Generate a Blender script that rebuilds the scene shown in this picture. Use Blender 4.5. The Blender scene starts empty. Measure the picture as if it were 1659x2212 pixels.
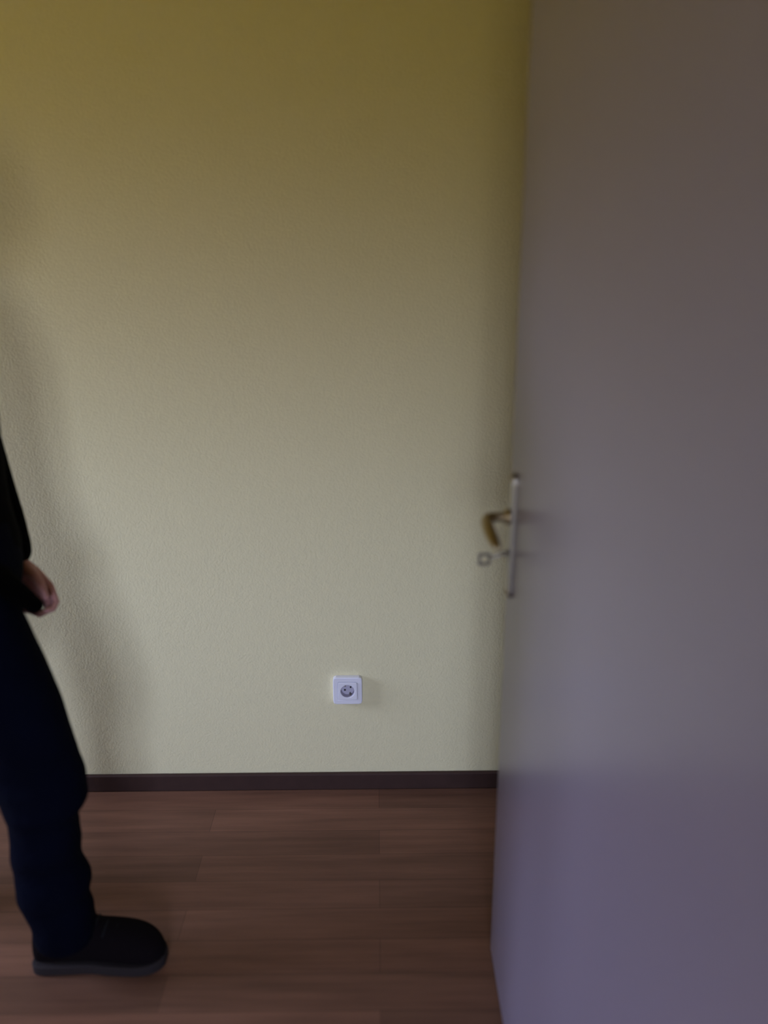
import bpy, bmesh, math, random
from mathutils import Vector, Matrix, noise

S = bpy.context.scene
COL = S.collection

# ------------------------------------------------------------------ camera
PITCH, ROLL, YAW, EYE, FPX = 0.2997, 0.0041, -0.0089, 1.5172, 1750.0
cam = bpy.data.cameras.new('camera'); camo = bpy.data.objects.new('camera', cam); COL.objects.link(camo)
_c, _s = math.cos(YAW), math.sin(YAW)
r_ = Vector((_c, _s, 0)); fh = Vector((-_s, _c, 0)); zz = Vector((0, 0, 1))
fw = fh * math.cos(PITCH) - zz * math.sin(PITCH)
up = fh * math.sin(PITCH) + zz * math.cos(PITCH)
R_ = math.cos(ROLL) * r_ - math.sin(ROLL) * up
U_ = math.sin(ROLL) * r_ + math.cos(ROLL) * up
m = Matrix((R_, U_, -fw)).transposed().to_4x4(); m.translation = Vector((0, 0, EYE))
camo.matrix_world = m
cam.sensor_fit = 'VERTICAL'; cam.sensor_height = 36.0; cam.sensor_width = 27.0
cam.lens = FPX * 36.0 / 2212.0
cam.clip_start = 0.02
cam.dof.use_dof = True; cam.dof.focus_distance = 2.35; cam.dof.aperture_fstop = 0.85
S.camera = camo

# ------------------------------------------------------------------ world: cool sky above, warm ground below
W = bpy.data.worlds.new('world'); S.world = W; W.use_nodes = True
nt = W.node_tree; nt.nodes.clear()
out = nt.nodes.new('ShaderNodeOutputWorld'); bg = nt.nodes.new('ShaderNodeBackground')
tc = nt.nodes.new('ShaderNodeTexCoord'); sp = nt.nodes.new('ShaderNodeSeparateXYZ'); rmp = nt.nodes.new('ShaderNodeValToRGB')
mp = nt.nodes.new('ShaderNodeMapRange'); mp.inputs[1].default_value = -0.35; mp.inputs[2].default_value = 0.35
nt.links.new(tc.outputs['Generated'], sp.inputs[0]); nt.links.new(sp.outputs[2], mp.inputs[0])
nt.links.new(mp.outputs[0], rmp.inputs[0]); nt.links.new(rmp.outputs[0], bg.inputs[0]); nt.links.new(bg.outputs[0], out.inputs[0])
cr = rmp.color_ramp
cr.elements[0].position = 0.0; cr.elements[0].color = (0.28, 0.23, 0.06, 1)
cr.elements[1].position = 1.0; cr.elements[1].color = (1.20, 1.36, 1.95, 1)
e = cr.elements.new(0.46); e.color = (0.31, 0.25, 0.07, 1)
e = cr.elements.new(0.72); e.color = (1.16, 1.28, 1.72, 1)
bg.inputs[1].default_value = 19.5

# daylight guides in the two window openings (portals to the sky outside)
FX0, FX1, FY, SILL, HEAD = -0.60, 0.42, -2.2, 0.85, 2.05        # unseen window added behind the camera as soft fill
WY0, WY1, WX = 0.98, 1.95, -3.0                                # window in the left wall
def portal(name, loc, sx, sy, rot):
    pl = bpy.data.lights.new(name, 'AREA'); pl.shape = 'RECTANGLE'; pl.size = sx; pl.size_y = sy; pl.cycles.is_portal = True
    o = bpy.data.objects.new(name, pl); COL.objects.link(o); o.matrix_world = Matrix.Translation(loc) @ rot
portal('added_front_fill_daylight', ((FX0 + FX1) / 2, FY - .02, (SILL + HEAD) / 2), FX1 - FX0, HEAD - SILL, Matrix.Rotation(math.pi / 2, 4, 'X'))
portal('left_window_daylight', (WX - .02, (WY0 + WY1) / 2, (SILL + HEAD) / 2), HEAD - SILL, WY1 - WY0, Matrix.Rotation(-math.pi / 2, 4, 'Y'))

S.view_settings.view_transform = 'Standard'; S.view_settings.look = 'None'
S.view_settings.exposure = 0.0; S.view_settings.gamma = 1.0; S.view_settings.use_curve_mapping = False

# ------------------------------------------------------------------ materials
def mat(name, col, rough=0.6, metal=0.0, spec=0.5, bump=None, var=None):
    M = bpy.data.materials.new(name); M.use_nodes = True
    n = M.node_tree; b = n.nodes['Principled BSDF']
    b.inputs['Base Color'].default_value = (*col, 1); b.inputs['Roughness'].default_value = rough
    b.inputs['Metallic'].default_value = metal; b.inputs['Specular IOR Level'].default_value = spec
    t = n.nodes.new('ShaderNodeTexCoord')
    if var:                                     # (scale, amount): faint colour mottling
        ns = n.nodes.new('ShaderNodeTexNoise'); ns.inputs['Scale'].default_value = var[0]; ns.inputs['Detail'].default_value = 5
        mx = n.nodes.new('ShaderNodeMix'); mx.data_type = 'RGBA'
        mx.inputs[6].default_value = (*[c * (1 - var[1]) for c in col], 1)
        mx.inputs[7].default_value = (*[min(1, c * (1 + var[1])) for c in col], 1)
        n.links.new(t.outputs['Object'], ns.inputs['Vector']); n.links.new(ns.outputs['Fac'], mx.inputs[0])
        n.links.new(mx.outputs[2], b.inputs['Base Color'])
    if bump:                                    # (scale, strength, distance)
        nb = n.nodes.new('ShaderNodeTexNoise'); nb.inputs['Scale'].default_value = bump[0]; nb.inputs['Detail'].default_value = 4
        bp = n.nodes.new('ShaderNodeBump'); bp.inputs['Strength'].default_value = bump[1]; bp.inputs['Distance'].default_value = bump[2]
        n.links.new(t.outputs['Object'], nb.inputs['Vector']); n.links.new(nb.outputs['Fac'], bp.inputs['Height'])
        n.links.new(bp.outputs[0], b.inputs['Normal'])
    return M

m_wall = mat('yellow_wall_paint', (0.73, 0.68, 0.435), 0.75, bump=(170, 0.35, 0.003), var=(60, 0.03))
m_ceil = mat('ceiling_paint', (0.5, 0.40, 0.22), 0.9)
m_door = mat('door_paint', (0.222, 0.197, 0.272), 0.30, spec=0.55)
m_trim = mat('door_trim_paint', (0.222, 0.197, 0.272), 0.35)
m_base = mat('dark_wood_baseboard', (0.045, 0.024, 0.020), 0.6, spec=0.2, var=(30, 0.2))
m_metal = mat('worn_handle_metal', (0.42, 0.34, 0.20), 0.32, metal=1.0)
m_plate = mat('escutcheon_metal', (0.40, 0.38, 0.34), 0.4, metal=1.0)
m_key = mat('key_metal', (0.22, 0.20, 0.17), 0.35, metal=1.0)
m_black = mat('keyhole_black', (0.01, 0.01, 0.01), 0.6)
m_plastic = mat('white_socket_plastic', (0.76, 0.76, 0.83), 0.35)
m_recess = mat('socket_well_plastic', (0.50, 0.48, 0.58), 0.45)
m_jean = mat('navy_denim', (0.0012, 0.0018, 0.0065), 1.0, spec=0.04, bump=(45, 0.4, 0.01), var=(12, 0.35))
m_jack = mat('black_jacket_cloth', (0.0010, 0.0010, 0.0013), 1.0, spec=0.03, bump=(30, 0.4, 0.01))
m_skin = mat('skin', (0.52, 0.27, 0.26), 0.55, spec=0.3, var=(25, 0.1))
m_shoe = mat('black_shoe_suede', (0.0050, 0.0035, 0.0045), 1.0, spec=0.05, bump=(120, 0.3, 0.002))
m_sole = mat('grey_rubber_sole', (0.020, 0.016, 0.017), 0.8, spec=0.15)
m_lace = mat('dark_laces', (0.010, 0.010, 0.012), 0.9, spec=0.1)
m_hair = mat('dark_hair', (0.02, 0.014, 0.01), 0.6)
m_win = mat('white_window_frame', (0.75, 0.75, 0.75), 0.4)

def glass():
    M = bpy.data.materials.new('window_glass'); M.use_nodes = True; n = M.node_tree; n.nodes.clear()
    o = n.nodes.new('ShaderNodeOutputMaterial'); mx = n.nodes.new('ShaderNodeMixShader'); mx.inputs[0].default_value = 0.06
    a = n.nodes.new('ShaderNodeBsdfTransparent'); g = n.nodes.new('ShaderNodeBsdfGlossy'); g.inputs['Roughness'].default_value = 0.02
    n.links.new(a.outputs[0], mx.inputs[1]); n.links.new(g.outputs[0], mx.inputs[2]); n.links.new(mx.outputs[0], o.inputs[0])
    return M
m_glass = glass()

def floor_mat():
    M = bpy.data.materials.new('brown_laminate'); M.use_nodes = True; n = M.node_tree; b = n.nodes['Principled BSDF']
    t = n.nodes.new('ShaderNodeTexCoord')
    br = n.nodes.new('ShaderNodeTexBrick'); br.inputs['Scale'].default_value = 1.0
    br.inputs['Brick Width'].default_value = 1.28; br.inputs['Row Height'].default_value = 0.095
    br.inputs['Mortar Size'].default_value = 0.0008; br.inputs['Mortar Smooth'].default_value = 0.4
    br.inputs['Color1'].default_value = (0.165, 0.080, 0.050, 1); br.inputs['Color2'].default_value = (0.112, 0.056, 0.035, 1)
    br.inputs['Mortar'].default_value = (0.075, 0.037, 0.024, 1); br.offset = 0.37
    mpn = n.nodes.new('ShaderNodeMapping'); mpn.inputs['Scale'].default_value = (1.1, 16, 1)
    ns = n.nodes.new('ShaderNodeTexNoise'); ns.inputs['Scale'].default_value = 2.2; ns.inputs['Detail'].default_value = 6; ns.inputs['Roughness'].default_value = 0.6
    mr = n.nodes.new('ShaderNodeMapRange'); mr.inputs[1].default_value = 0.25; mr.inputs[2].default_value = 0.75
    mr.inputs[3].default_value = 0.72; mr.inputs[4].default_value = 1.28
    mu = n.nodes.new('ShaderNodeVectorMath'); mu.operation = 'SCALE'
    n.links.new(t.outputs['Object'], br.inputs['Vector']); n.links.new(t.outputs['Object'], mpn.inputs[0]); n.links.new(mpn.outputs[0], ns.inputs['Vector'])
    n.links.new(ns.outputs['Fac'], mr.inputs[0]); n.links.new(br.outputs['Color'], mu.inputs[0]); n.links.new(mr.outputs[0], mu.inputs['Scale'])
    n.links.new(mu.outputs[0], b.inputs['Base Color'])
    b.inputs['Roughness'].default_value = 0.45; b.inputs['Specular IOR Level'].default_value = 0.16
    return M
m_floor = floor_mat()

# ------------------------------------------------------------------ helpers
def add_box(bm, x0, x1, y0, y1, z0, z1):
    v = [bm.verts.new((x, y, z)) for x in (x0, x1) for y in (y0, y1) for z in (z0, z1)]
    for f in ((0, 1, 3, 2), (4, 6, 7, 5), (0, 4, 5, 1), (2, 3, 7, 6), (0, 2, 6, 4), (1, 5, 7, 3)):
        bm.faces.new([v[i] for i in f])

def obj(name, bm, material, parent=None, smooth=False, bevel=0.0, seg=3):
    bmesh.ops.recalc_face_normals(bm, faces=bm.faces)
    me = bpy.data.meshes.new(name); bm.to_mesh(me); bm.free()
    if smooth:
        for p in me.polygons: p.use_smooth = True
    me.materials.append(material)
    o = bpy.data.objects.new(name, me); COL.objects.link(o)
    if parent: o.parent = parent
    if bevel:
        bv = o.modifiers.new('bevel', 'BEVEL'); bv.width = bevel; bv.segments = seg; bv.limit_method = 'ANGLE'
    return o

def box(name, d, material, parent=None, bevel=0.0):
    bm = bmesh.new(); add_box(bm, *d); return obj(name, bm, material, parent, bevel=bevel)

def struct(o):
    o['kind'] = 'structure'; return o

def boxes(name, ds, material):
    bm = bmesh.new()
    for d in ds: add_box(bm, *d)
    return struct(obj(name, bm, material))

def frames(pts):
    """tangent frames along a polyline"""
    P = [Vector(p) for p in pts]; fr = []; ref = None
    for i in range(len(P)):
        t = (P[min(i + 1, len(P) - 1)] - P[max(i - 1, 0)]).normalized()
        if ref is None:
            a = Vector((0, 1, 0)) if abs(t.y) < 0.9 else Vector((1, 0, 0))
        else: a = ref
        n = (a - t * a.dot(t)).normalized(); ref = n
        fr.append((P[i], t, n, t.cross(n)))
    return fr

def tube(bm, pts, radii, seg=20, caps=True):
    """closed tapered tube; a radius may be (r across n, r across b); rounded ends"""
    fr = frames(pts); rings = []
    def rr(i):
        r = radii[i]; return (r, r) if not isinstance(r, tuple) else r
    def ring(c, n, b, ra, rb):
        return [bm.verts.new(c + n * ra * math.cos(2 * math.pi * k / seg) + b * rb * math.sin(2 * math.pi * k / seg)) for k in range(seg)]
    if caps:
        c, t, n, b = fr[0]; ra, rb = rr(0); q = min(ra, rb)
        for a in (80, 55, 28): rings.append(ring(c - t * q * math.sin(math.radians(a)), n, b, ra * math.cos(math.radians(a)), rb * math.cos(math.radians(a))))
    for i, (c, t, n, b) in enumerate(fr): rings.append(ring(c, n, b, *rr(i)))
    if caps:
        c, t, n, b = fr[-1]; ra, rb = rr(len(fr) - 1); q = min(ra, rb)
        for a in (28, 55, 80): rings.append(ring(c + t * q * math.sin(math.radians(a)), n, b, ra * math.cos(math.radians(a)), rb * math.cos(math.radians(a))))
    for A, B in zip(rings, rings[1:]):
        for k in range(seg): bm.faces.new((A[k], A[(k + 1) % seg], B[(k + 1) % seg], B[k]))
    bm.faces.new(list(reversed(rings[0]))); bm.faces.new(rings[-1])

def vstack(bm, rows, seg=40, power=2.0):
    """vertical loft of superelliptic rings: rows of (cx, cy, z, rx, ry)"""
    rings = []
    for cx, cy, z, rx, ry in rows:
        rg = []
        for k in range(seg):
            a = 2 * math.pi * k / seg; ca, sa = math.cos(a), math.sin(a); p = 2 / power
            rg.append(bm.verts.new((cx + rx * math.copysign(abs(ca) ** p, ca), cy + ry * math.copysign(abs(sa) ** p, sa), z)))
        rings.append(rg)
    for A, B in zip(rings, rings[1:]):
        for k in range(seg): bm.faces.new((A[k], A[(k + 1) % seg], B[(k + 1) % seg], B[k]))
    bm.faces.new(list(reversed(rings[0]))); bm.faces.new(rings[-1])

def ball(bm, c, rx, ry, rz, seg=24):
    mt = Matrix.Translation(c) @ Matrix.Diagonal((rx, ry, rz, 1))
    bmesh.ops.create_uvsphere(bm, u_segments=seg, v_segments=seg // 2, radius=1, matrix=mt)

def smooth_rows(rows, n=4):
    """Catmull-Rom resampling of loft rows"""
    o = []
    for i in range(len(rows) - 1):
        p0, p1, p2, p3 = rows[max(i - 1, 0)], rows[i], rows[i + 1], rows[min(i + 2, len(rows) - 1)]
        for k in range(n):
            t = k / n
            o.append(tuple(0.5 * (2 * b + (c - a) * t + (2 * a - 5 * b + 4 * c - d) * t * t + (3 * b - a - 3 * c + d) * t ** 3) for a, b, c, d in zip(p0, p1, p2, p3)))
    o.append(rows[-1]); return o

def cyl_x(bm, c, r, x0, x1, seg=32):
    tube(bm, [(x0, c[0], c[1]), (x1, c[0], c[1])], [r, r], seg, caps=False)

def extrude_poly(bm, pts, axis, a, b):
    """polygon extruded along an axis: pts are the two other coordinates"""
    def P(u, v, w): return {'x': (w, u, v), 'y': (u, w, v), 'z': (u, v, w)}[axis]
    A = [bm.verts.new(P(u, v, a)) for u, v in pts]; B = [bm.verts.new(P(u, v, b)) for u, v in pts]
    bm.faces.new(A); bm.faces.new(list(reversed(B)))
    for i in range(len(pts)): bm.faces.new((A[i], B[i], B[(i + 1) % len(pts)], A[(i + 1) % len(pts)]))

def voxel(o, size, smooth=4):
    r = o.modifiers.new('remesh', 'REMESH'); r.mode = 'VOXEL'; r.voxel_size = size; r.use_smooth_shade = True
    s = o.modifiers.new('smooth', 'SMOOTH'); s.factor = 0.5; s.iterations = smooth

# ------------------------------------------------------------------ the room
BACK, DX, DY0, DY1 = 2.096, 0.253, 0.36, 1.481
XL, XR, YF, H = WX, 1.60, FY, 2.6
struct(box('floor', (XL - .15, XR + .15, YF - .15, BACK + .15, -0.12, 0), m_floor))
struct(box('ceiling', (XL - .15, XR + .15, YF - .15, BACK + .15, H, H + .12), m_ceil))
struct(box('wall_back', (XL - .15, XR + .15, BACK, BACK + .15, 0, H), m_wall))
boxes('wall_left', [(XL - .15, XL, YF, WY0, 0, H), (XL - .15, XL, WY1, BACK, 0, H),
                    (XL - .15, XL, WY0, WY1, 0, SILL), (XL - .15, XL, WY0, WY1, HEAD, H)], m_wall)
boxes('wall_front', [(XL - .15, FX0, YF - .15, YF, 0, H), (FX1, XR + .15, YF - .15, YF, 0, H), (FX0, FX1, YF - .15, YF, 0, SILL), (FX0, FX1, YF - .15, YF, HEAD, H)], m_wall)
struct(box('wall_right', (XR, XR + .15, YF, BACK, 0, H), m_wall))
boxes('wall_door_side_and_light_block', [(0.315, 0.40, DY0 - .10, DY0, 0, H), (0.40, 1.40, DY0 - .10, DY0, 2.06, H), (1.40, XR, DY0 - .10, DY0, 0, H),
                         (0.315, XR, DY0 - .32, DY0 - .26, 0, H), (1.40, XR, DY0 - .26, DY0 - .10, 0, H), (0.315, .335, DY0 - .26, DY0 - .10, 0, H)], m_wall)  # closet boxes added behind the doorway to stop light passing through it
struct(box('baseboard_back', (XL, XR, BACK - .014, BACK, 0, .055), m_base, bevel=.004))
boxes('baseboard_left', [(XL, XL + .014, YF, BACK - .014, 0, .055)], m_base)
boxes('baseboard_front', [(XL + .014, XR, YF, YF + .014, 0, .055)], m_base)
boxes('baseboard_right', [(XR - .014, XR, YF + .014, DY0 - .10, 0, .055), (XR - .014, XR, DY0, BACK - .014, 0, .055)], m_base)
boxes('trim_1', [(.303, .315, DY0 - .112, DY0 + .012, 0, 2.09), (.400, .412, DY0 - .112, DY0 + .012, 0, 2.06),
                 (1.388, 1.400, DY0 - .112, DY0 + .012, 0, 2.06), (.412, 1.388, DY0 - .112, DY0 + .012, 2.048, 2.06)], m_trim)

# windows out of frame: the daylight comes through them; the front one is added for fill
bm = bmesh.new()
f = .06; x0, x1 = XL - .10, XL - .04; ym = (WY0 + WY1) / 2
for d in ((WY0, WY0 + f, SILL, HEAD), (WY1 - f, WY1, SILL, HEAD), (WY0 + f, WY1 - f, SILL, SILL + f), (WY0 + f, WY1 - f, HEAD - f, HEAD), (ym - f / 2, ym + f / 2, SILL + f, HEAD - f)):
    add_box(bm, x0, x1, *d)
w = struct(obj('window_1', bm, m_win))
box('window_pane', (XL - .072, XL - .068, WY0 + f, ym - f / 2, SILL + f, HEAD - f), m_glass, w)
box('window_pane', (XL - .072, XL - .068, ym + f / 2, WY1 - f, SILL + f, HEAD - f), m_glass, w)
box('window_sill', (XL - .03, XL + .12, WY0 - .05, WY1 + .05, SILL - .03, SILL), m_win, w, bevel=.006)

xm = (FX0 + FX1) / 2; y0, y1 = YF - .10, YF - .04
bm = bmesh.new()
for a, b, c, d in ((FX0, FX0 + f, SILL, HEAD), (FX1 - f, FX1, SILL, HEAD), (FX0 + f, FX1 - f, SILL, SILL + f), (FX0 + f, FX1 - f, HEAD - f, HEAD), (xm - f / 2, xm + f / 2, SILL + f, HEAD - f)):
    add_box(bm, a, b, y0, y1, c, d)
w = struct(obj('added_fill_window', bm, m_win))  # added window, placed to light the back wall with little shadow
box('window_pane', (FX0 + f, xm - f / 2, YF - .072, YF - .068, SILL + f, HEAD - f), m_glass, w)
box('window_pane', (xm + f / 2, FX1 - f, YF - .072, YF - .068, SILL + f, HEAD - f), m_glass, w)
box('window_sill', (FX0 - .05, FX1 + .05, YF - .03, YF + .12, SILL - .03, SILL), m_win, w, bevel=.006)

# ------------------------------------------------------------------ open door on the right
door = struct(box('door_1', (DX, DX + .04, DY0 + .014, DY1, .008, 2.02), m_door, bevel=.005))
door['label'] = 'pale grey door standing open on the right'
HY = 1.425                                       # lever axis
# long escutcheon plate with rounded ends
bm = bmesh.new(); pts = []
z0, z1, hw = .905, 1.15, .0165
for k in range(13): a = math.pi * k / 12; pts.append((HY + hw * math.cos(a), z1 - hw + hw * math.sin(a)))
for k in range(13): a = math.pi + math.pi * k / 12; pts.append((HY + hw * math.cos(a), z0 + hw + hw * math.sin(a)))
extrude_poly(bm, pts, 'x', DX - .008, DX + .001)
plate = obj('handle_plate', bm, m_plate, door, bevel=.002)
for zs in (z0 + .011, z1 - .011):
    bm = bmesh.new(); ball(bm, (DX - .008, HY, zs), .0035, .005, .005); obj('screw', bm, m_metal, plate, smooth=True)
bm = bmesh.new(); cyl_x(bm, (HY, .999), .0055, DX - .0086, DX - .0075, 20); add_box(bm, DX - .0086, DX - .0075, HY - .0025, HY + .0025, .982, .999)
obj('keyhole', bm, m_black, plate)
# lever: collar, neck out from the door, rounded elbow, grip pointing to the hinge side
bm = bmesh.new(); cyl_x(bm, (HY, 1.066), .0145, DX - .017, DX - .007, 28)
tube(bm, [(DX - .012, HY, 1.066), (DX - .030, HY, 1.066), (DX - .042, HY - .002, 1.066), (DX - .051, HY - .010, 1.066), (DX - .055, HY - .024, 1.066),
          (DX - .055, HY - .05, 1.064), (DX - .053, HY - .08, 1.059), (DX - .050, HY - .105, 1.052), (DX - .047, HY - .118, 1.049)],
     [.0085, .0085, .009, .0095, (.0095, .0085), (.011, .007), (.0115, .0065), (.010, .006), (.007, .005)], 20)
obj('door_lever', bm, m_metal, door, smooth=True)
for zh in (.25, 1.75):
    bm = bmesh.new(); tube(bm, [(DX - .006, DY0 + .008, zh - .05), (DX - .006, DY0 + .008, zh + .05)], [.008, .008], 16); obj('hinge', bm, m_metal, door, smooth=True)

# key in the lock, bow hanging slightly lower than the lock
bm = bmesh.new()
kx, ky, kz = DX - .004, HY, .997
def kp(s, dz=0): return (kx - s, ky, kz - s * .30 + dz)
tube(bm, [kp(-.004), kp(.02), kp(.037)], [.0032, .0032, .0032], 14)
tube(bm, [kp(.010), kp(.013)], [.0048, .0048], 14)
key = obj('key', bm, m_key, smooth=True)
bm = bmesh.new(); c = kp(.048)
loop = [(-.0105, -.0115), (.0105, -.0115), (.012, 0), (.0105, .0115), (-.0105, .0115), (-.012, 0)]
outer = [(c[0] + u, c[2] + v) for u, v in [(-.011, -.012), (.009, -.012), (.012, -.009), (.012, .009), (.009, .012), (-.009, .012), (-.012, .009), (-.012, -.009)]]
n = len(outer); cc = (c[0], c[2])
inner = [(cc[0] + (u - cc[0]) * .58, cc[1] + (v - cc[1]) * .58) for u, v in outer]
ya, yb = ky - .0016, ky + .0016
va = [[bm.verts.new((u, y, v)) for u, v in L] for y in (ya, yb) for L in (outer, inner)]
for i in range(n):
    j = (i + 1) % n
    bm.faces.new((va[0][i], va[0][j], va[1][j], va[1][i])); bm.faces.new((va[2][i], va[3][i], va[3][j], va[2][j]))
    bm.faces.new((va[0][i], va[2][i], va[2][j], va[0][j])); bm.faces.new((va[1][i], va[1][j], va[3][j], va[3][i]))
obj('key_bow', bm, m_key, key)
key['label'] = 'metal key with open squarish bow sticking out of the grey door below its lever'; key['category'] = 'key'

# ------------------------------------------------------------------ wall socket
SX, SZ = -.0885, .335
def rrect(cx, cz, w, h, r, k=6):
    p = []
    for sx, sz, a0 in ((1, 1, 0), (-1, 1, 90), (-1, -1, 180), (1, -1, 270)):
        for i in range(k + 1):
            a = math.radians(a0 + 90 * i / k); p.append((cx + sx * (w / 2 - r) + r * math.cos(a), cz + sz * (h / 2 - r) + r * math.sin(a)))
    return p
def ring_face(bm, P, Q, y0, y1):
    """frame between outline P and circle/outline Q (same count), y0 front, y1 rear"""
    A = [bm.verts.new((u, y0, v)) for u, v in P]; B = [bm.verts.new((u, y0, v)) for u, v in Q]
    C = [bm.verts.new((u, y1, v)) for u, v in P]; D = [bm.verts.new((u, y1, v)) for u, v in Q]
    n = len(P)
    for i in range(n):
        j = (i + 1) % n
        bm.faces.new((A[i], A[j], B[j], B[i])); bm.faces.new((C[i], D[i], D[j], C[j]))
        bm.faces.new((A[i], C[i], C[j], A[j])); bm.faces.new((B[i], B[j], D[j], D[i]))
def even(P, n):
    """outline points at even angles round the socket centre"""
    o = []
    for k in range(n):
        a = 2 * math.pi * k / n; d = Vector((math.cos(a), math.sin(a))); best = None
        for i in range(len(P)):
            A = Vector((P[i][0] - SX, P[i][1] - SZ)); B = Vector((P[(i + 1) % len(P)][0] - SX, P[(i + 1) % len(P)][1] - SZ)); E = B - A
            den = d.x * E.y - d.y * E.x
            if abs(den) < 1e-12: continue
            t = (A.x * E.y - A.y * E.x) / den; u = (A.x * d.y - A.y * d.x) / den
            if t > 0 and -1e-6 <= u <= 1 + 1e-6: best = t
        o.append((SX + d.x * best, SZ + d.y * best))
    return o
sock = bpy.data.objects.new('wall_socket', None); COL.objects.link(sock)
sock['label'] = 'white square power socket with round well, low on the yellow wall'; sock['category'] = 'power socket'
yf = BACK - .017
bm = bmesh.new(); P = rrect(SX, SZ, .084, .086, .007); Q = rrect(SX, SZ, .056, .056, .003)
P = even(P, 48); Q = even(Q, 48); ring_face(bm, P, Q, yf, BACK); obj('socket_frame', bm, m_plastic, sock, bevel=.0025)
bm = bmesh.new(); P = even(rrect(SX, SZ, .0555, .0555, .003), 48)
Q = [(SX + .020 * math.cos(math.atan2(v - SZ, u - SX)), SZ + .020 * math.sin(math.atan2(v - SZ, u - SX))) for u, v in P]
ring_face(bm, P, Q, yf - .002, BACK); obj('socket_cover', bm, m_plastic, sock, bevel=.0012)
bm = bmesh.new(); N = 32
rg = [[bm.verts.new((SX + r * math.cos(2 * math.pi * k / N), y, SZ + r * math.sin(2 * math.pi * k / N))) for k in range(N)] for r, y in ((.0203, yf), (.0195, yf), (.0190, BACK - .001), (.0203, BACK - .001))]
for A, B in zip(rg, rg[1:]):
    for k in range(N): bm.faces.new((A[k], A[(k + 1) % N], B[(k + 1) % N], B[k]))
bm.faces.new(rg[2]);
well = obj('socket_well', bm, m_recess, sock)
ang = math.radians(28)
for s in (-1, 1):
    bm = bmesh.new(); cx, cz = SX + s * .0095 * math.cos(ang), SZ + s * .0095 * math.sin(ang)
    tube(bm, [(cx, BACK - .0022, cz), (cx, BACK - .001, cz)], [.0027, .0027], 16, caps=False); obj('pin_hole', bm, m_black, well)
    bm = bmesh.new(); cx, cz = SX - s * .0165 * math.sin(ang), SZ + s * .0165 * math.cos(ang)
    add_box(bm, -.002, .002, -.005, .005, -.003, .003)
    e_ = obj('earth_clip', bm, m_key, well); e_.location = (cx, BACK - .006, cz); e_.rotation_euler = (0, -ang, 0)

# ------------------------------------------------------------------ person walking in from the left
# clothed trousers -----------------------------------------------------
LY = 1.450
legR = [(.082, -.642, -.758), (.105, -.636, -.762), (.135, -.634, -.764), (.156, -.631, -.766), (.185, -.634, -.778), (.21, -.631, -.784), (.24, -.628, -.784), (.27, -.636, -.784), (.30, -.642, -.784), (.34, -.639, -.782),
        (.375, -.637, -.78), (.405, -.634, -.780), (.43, -.620, -.785), (.46, -.611, -.795), (.50, -.611, -.80), (.53, -.617, -.806), (.56, -.625, -.812), (.634, -.632, -.822),
        (.70, -.642, -.835), (.758, -.653, -.847), (.81, -.666, -.86), (.86, -.680, -.885), (.92, -.700, -.93)]
rows = []
for h, a, b in legR:
    t = min(1, max(0, (h - .45) / .45)); w_ = .068 + .020 * t
    if h < .42: w_ = .064 + .004 * math.sin(h * 60)
    a -= .020 * min(1, max(0, (h - .58) / .25))
    rows.append(((a + b) / 2, LY + .005 * t, h, (a - b) / 2, w_))
bm = bmesh.new(); vstack(bm, smooth_rows(rows, 3), 44, 2.15)
rowsL = [(-1.225, 1.63, .11, .060, .060), (-1.222, 1.63, .15, .066, .064), (-1.20, 1.63, .20, .070, .066), (-1.16, 1.63, .28, .070, .068), (-1.11, 1.625, .36, .074, .070), (-1.04, 1.62, .46, .080, .074),
         (-.99, 1.62, .53, .082, .076), (-.945, 1.615, .62, .086, .080), (-.905, 1.61, .72, .092, .086), (-.885, 1.60, .82, .098, .090), (-.875, 1.595, .92, .105, .092)]
vstack(bm, smooth_rows(rowsL, 3), 44, 2.15)
vstack(bm, smooth_rows([(-.860, 1.53, .765, .05, .09), (-.862, 1.53, .80, .085, .13), (-.865, 1.53, .85, .115, .155), (-.865, 1.53, .92, .130, .175), (-.865, 1.53, 1.0, .122, .168), (-.868, 1.53, 1.05, .115, .16)], 3), 44, 2.2)
# creases: small sideways noise on the trouser surface
for v in bm.verts:
    h = v.co.z; k = .006 if h < .6 else .003
    d = noise.noise(Vector((v.co.x * 7, v.co.y * 7, h * 24))) * k
    c0 = Vector((-.71, LY, h)) if v.co.y < 1.535 and h < .8 else Vector((v.co.x, v.co.y, h))
    n_ = (v.co - c0); n_.z = 0
    if n_.length > 1e-4: v.co += n_.normalized() * d
jeans_bm = bm

# the body: one continuous surface under the clothes ---------------------------------
bm = bmesh.new()
vstack(bm, smooth_rows([(-.865, 1.53, .85, .05, .08), (-.865, 1.53, .91, .10, .15), (-.868, 1.53, 1.02, .095, .14), (-.872, 1.53, 1.12, .088, .13), (-.872, 1.53, 1.25, .10, .15),
                        (-.875, 1.53, 1.36, .095, .165), (-.885, 1.53, 1.43, .07, .14), (-.885, 1.53, 1.47, .05, .07)], 3), 36, 2.2)
tube(bm, [(-.815, 1.455, .90), (-.755, 1.45, .70), (-.71, 1.45, .48), (-.715, 1.45, .33), (-.725, 1.46, .10)], [.072, .062, .048, .044, .030], 24)
tube(bm, [(-.725, 1.462, .075), (-.66, 1.466, .055), (-.57, 1.466, .04)], [.030, .026, .020], 20)
tube(bm, [(-.875, 1.605, .90), (-.905, 1.61, .70), (-1.0, 1.62, .50), (-1.12, 1.625, .34), (-1.22, 1.63, .12)], [.072, .062, .048, .044, .030], 24)
tube(bm, [(-1.225, 1.63, .085), (-1.16, 1.63, .058), (-1.08, 1.63, .042)], [.030, .026, .020], 20)
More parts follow.
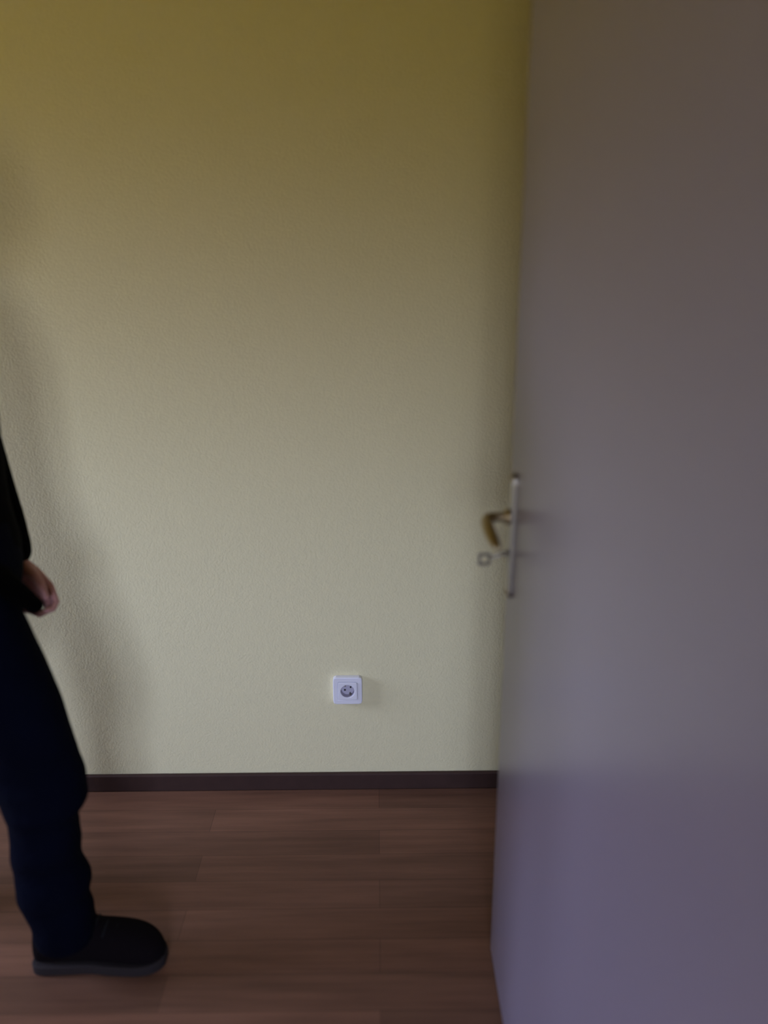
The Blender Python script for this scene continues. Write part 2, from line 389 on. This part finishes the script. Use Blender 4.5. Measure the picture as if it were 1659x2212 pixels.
# near arm, swung back
tube(bm, [(-.885, 1.36, 1.42), (-.925, 1.325, 1.28), (-.975, 1.30, 1.14), (-1.0, 1.30, 1.03), (-1.01, 1.315, .91)], [.055, .046, .040, .036, .027], 20)
# far arm, swung forward: shoulder, elbow, wrist
tube(bm, [(-.885, 1.70, 1.42), (-.90, 1.725, 1.28), (-.895, 1.73, 1.15), (-.855, 1.71, 1.03), (-.808, 1.685, .90)], [.055, .046, .040, .036, .027], 20)

def hand(bm, wrist, d, palmn, th, s=1.0, curl=1.0):
    """wrist point, direction of the palm, direction the palm faces, direction of the thumb side"""
    W0 = Vector(wrist); d = Vector(d).normalized(); pn = Vector(palmn); pn = (pn - d * pn.dot(d)).normalized()
    sd = d.cross(pn); sd = sd if sd.dot(Vector(th)) > 0 else -sd
    # palm as four rays so that it stays flat and wide
    for i, (o, l) in enumerate(((.028, .085), (.010, .090), (-.009, .086), (-.027, .078))):
        tube(bm, [W0 + sd * o * .45 - d * .005, W0 + sd * o * .9 + d * .04, W0 + sd * o + d * l], [.016, .0145, .0105], 14)
    L = ((.042, .025, .020), (.047, .029, .021), (.043, .027, .021), (.034, .020, .018))
    for i, (o, l) in enumerate(((.0305, .085), (.0105, .090), (-.0095, .086), (-.029, .077))):
        p = W0 + sd * o + d * l; a = math.radians((18, 24, 30, 36)[i] * curl); pts = [p - d * .012, p]; tot = 0
        for j, ln in enumerate(L[i]):
            tot += a * (1.0, 1.25, .8)[j]
            p = p + (d * math.cos(tot) + pn * math.sin(tot)) * ln * s + sd * o * .06; pts.append(p)
        tube(bm, pts, [.0092, .0090, .0082, .0074, .0060], 14)
    b0 = W0 + sd * .020 + d * .022 + pn * .006
    b1 = b0 + (sd * .55 + d * .62 + pn * .5).normalized() * .042
    b2 = b1 + (sd * .15 + d * .85 + pn * .45).normalized() * .030
    b3 = b2 + (d * .9 + pn * .4 - sd * .1).normalized() * .024
    tube(bm, [b0, b1, b2, b3], [.0155, .0115, .0098, .0072], 14)

hand(bm, (-.800, 1.680, .882), (.62, -.05, -.78), (-.15, -1, -.1), (1, 0, .4), curl=1.9)
hand(bm, (-1.012, 1.317, .895), (.05, .03, -1), (.1, 1, 0), (1, 0, 0), curl=1.0)
# neck and head, looking ahead (to the right)
HX, HYY, HZ = -.845, 1.53, 1.645
tube(bm, [(-.888, 1.53, 1.42), (-.880, 1.53, 1.50), (-.865, 1.53, 1.58)], [.060, .055, .056], 24)
ball(bm, (HX - .015, HYY, HZ + .035), .098, .076, .095, 32)
ball(bm, (HX + .012, HYY, HZ - .015), .076, .066, .085, 32)
ball(bm, (HX + .038, HYY, HZ - .080), .040, .042, .030, 20)       # jaw and chin
tube(bm, [(HX + .082, HYY, HZ + .020), (HX + .097, HYY, HZ - .005), (HX + .103, HYY, HZ - .020)], [.008, .010, .012], 12)   # nose
tube(bm, [(HX + .073, HYY - .022, HZ - .048), (HX + .082, HYY, HZ - .046), (HX + .073, HYY + .022, HZ - .048)], [.004, .0065, .004], 12)
tube(bm, [(HX + .071, HYY - .019, HZ - .057), (HX + .080, HYY, HZ - .057), (HX + .071, HYY + .019, HZ - .057)], [.004, .0070, .004], 12)
tube(bm, [(HX + .066, HYY - .045, HZ + .030), (HX + .082, HYY - .022, HZ + .036), (HX + .086, HYY, HZ + .030), (HX + .082, HYY + .022, HZ + .036), (HX + .066, HYY + .045, HZ + .030)], [.006, .009, .008, .009, .006], 12)
for s in (-1, 1):
    tube(bm, [(HX - .018, HYY + s * .078, HZ + .022), (HX - .028, HYY + s * .084, HZ + .004), (HX - .022, HYY + s * .080, HZ - .026)], [(.008, .012), (.008, .015), (.006, .008)], 14)
body = obj('person', bm, m_skin); voxel(body, .0036, 3)
body['label'] = 'person in black jacket, dark blue jeans and black shoes walking in at the left'; body['category'] = 'person'

jeans = obj('jeans', jeans_bm, m_jean, body); voxel(jeans, .007, 3)
jeans['label'] = 'dark blue jeans'

# jacket: torso, two sleeves, collar, open front corner kicked forward
bm = bmesh.new()
vstack(bm, smooth_rows([(-.868, 1.53, .925, .126, .180), (-.868, 1.53, .96, .130, .183), (-.872, 1.53, 1.05, .122, .178), (-.875, 1.53, 1.18, .124, .185), (-.878, 1.53, 1.30, .124, .205),
                        (-.884, 1.53, 1.39, .108, .200), (-.888, 1.53, 1.44, .085, .155), (-.886, 1.53, 1.475, .070, .085), (-.882, 1.53, 1.51, .068, .072)], 3), 44, 2.3)
tube(bm, [(-.885, 1.36, 1.41), (-.925, 1.320, 1.28), (-.975, 1.297, 1.14), (-1.0, 1.298, 1.03), (-1.01, 1.314, .925)], [.074, .066, .060, .054, .046], 24)
tube(bm, [(-.885, 1.70, 1.41), (-.90, 1.725, 1.28), (-.878, 1.725, 1.16), (-.850, 1.708, 1.05), (-.826, 1.695, .975), (-.808, 1.686, .915)], [.074, .066, .062, .058, .053, .046], 24)
tube(bm, [(-.78, 1.47, .97), (-.74, 1.475, .925), (-.706, 1.48, .899), (-.672, 1.48, .866)], [(.06, .026), (.052, .018), (.038, .012), (.028, .010)], 24)
jacket = obj('jacket', bm, m_jack, body); voxel(jacket, .007, 3)
jacket['label'] = 'black jacket'

bm = bmesh.new(); ball(bm, (HX - .024, HYY, HZ + .050), .106, .084, .100, 36)
for v in list(bm.verts):
    if v.co.x > HX + .045 and v.co.z < HZ + .075: bm.verts.remove(v)
for v in bm.verts: v.co += (v.co - Vector((HX, HYY, HZ))).normalized() * noise.noise(v.co * 40) * .006
hair = obj('hair', bm, m_hair, body, smooth=True); sd_ = hair.modifiers.new('solid', 'SOLIDIFY'); sd_.thickness = .012

def shoe(parent, ox, oy, lift=0.0):
    """shoe whose heel is at ox and whose toe points to +x; length 0.29"""
    # rows along the length: (t, half width, top height)
    prof = [(.0, .020, .085), (.010, .034, .125), (.030, .040, .150), (.060, .041, .155), (.100, .041, .140), (.135, .041, .112), (.170, .045, .104), (.205, .047, .098),
            (.235, .047, .089), (.262, .040, .074), (.280, .026, .056), (.289, .010, .040)]
    prof = smooth_rows(prof, 3); bm = bmesh.new(); rings = []
    N = 28
    for t, hw_, top in prof:
        rg = []
        for k in range(N):
            a = 2 * math.pi * k / N; ca, sa = math.cos(a), math.sin(a)
            zc, zr = (top + .014) / 2, (top - .014) / 2
            z = zc + zr * math.copysign(abs(sa) ** .75, sa)
            wz = 1.0 if sa < 0 else 1.0 - .25 * sa
            y = oy + hw_ * wz * math.copysign(abs(ca) ** .75, ca) + .006 * math.sin(t / .289 * math.pi)
            rg.append(bm.verts.new((ox + t, y, z + lift)))
        rings.append(rg)
    for A, B in zip(rings, rings[1:]):
        for k in range(N): bm.faces.new((A[k], A[(k + 1) % N], B[(k + 1) % N], B[k]))
    bm.faces.new(rings[0]); bm.faces.new(list(reversed(rings[-1])))
    up_ = obj('shoe', bm, m_shoe, parent, smooth=True)
    # sole
    bm = bmesh.new(); L = []; Rr = []
    for t, hw_, top in prof:
        w_ = hw_ + .0045; y = oy + .006 * math.sin(t / .289 * math.pi)
        L.append((ox - .003 + t * 1.018, y + w_)); Rr.append((ox - .003 + t * 1.018, y - w_))
    extrude_poly(bm, L + list(reversed(Rr)), 'z', lift + .001, lift + .026)
    obj('sole', bm, m_sole, up_, bevel=.004)
    bm = bmesh.new()
    for i in range(4):
        t = .118 + i * .022; z = lift + .121 - i * .0075
        tube(bm, [(ox + t, oy - .026, z - .012), (ox + t + .004, oy, z + .001), (ox + t, oy + .030, z - .012)], [.0024] * 3, 8)
    obj('laces', bm, m_lace, up_, smooth=True)
    return up_
shoe(body, -.776, 1.466)
shoe(body, -1.280, 1.63)
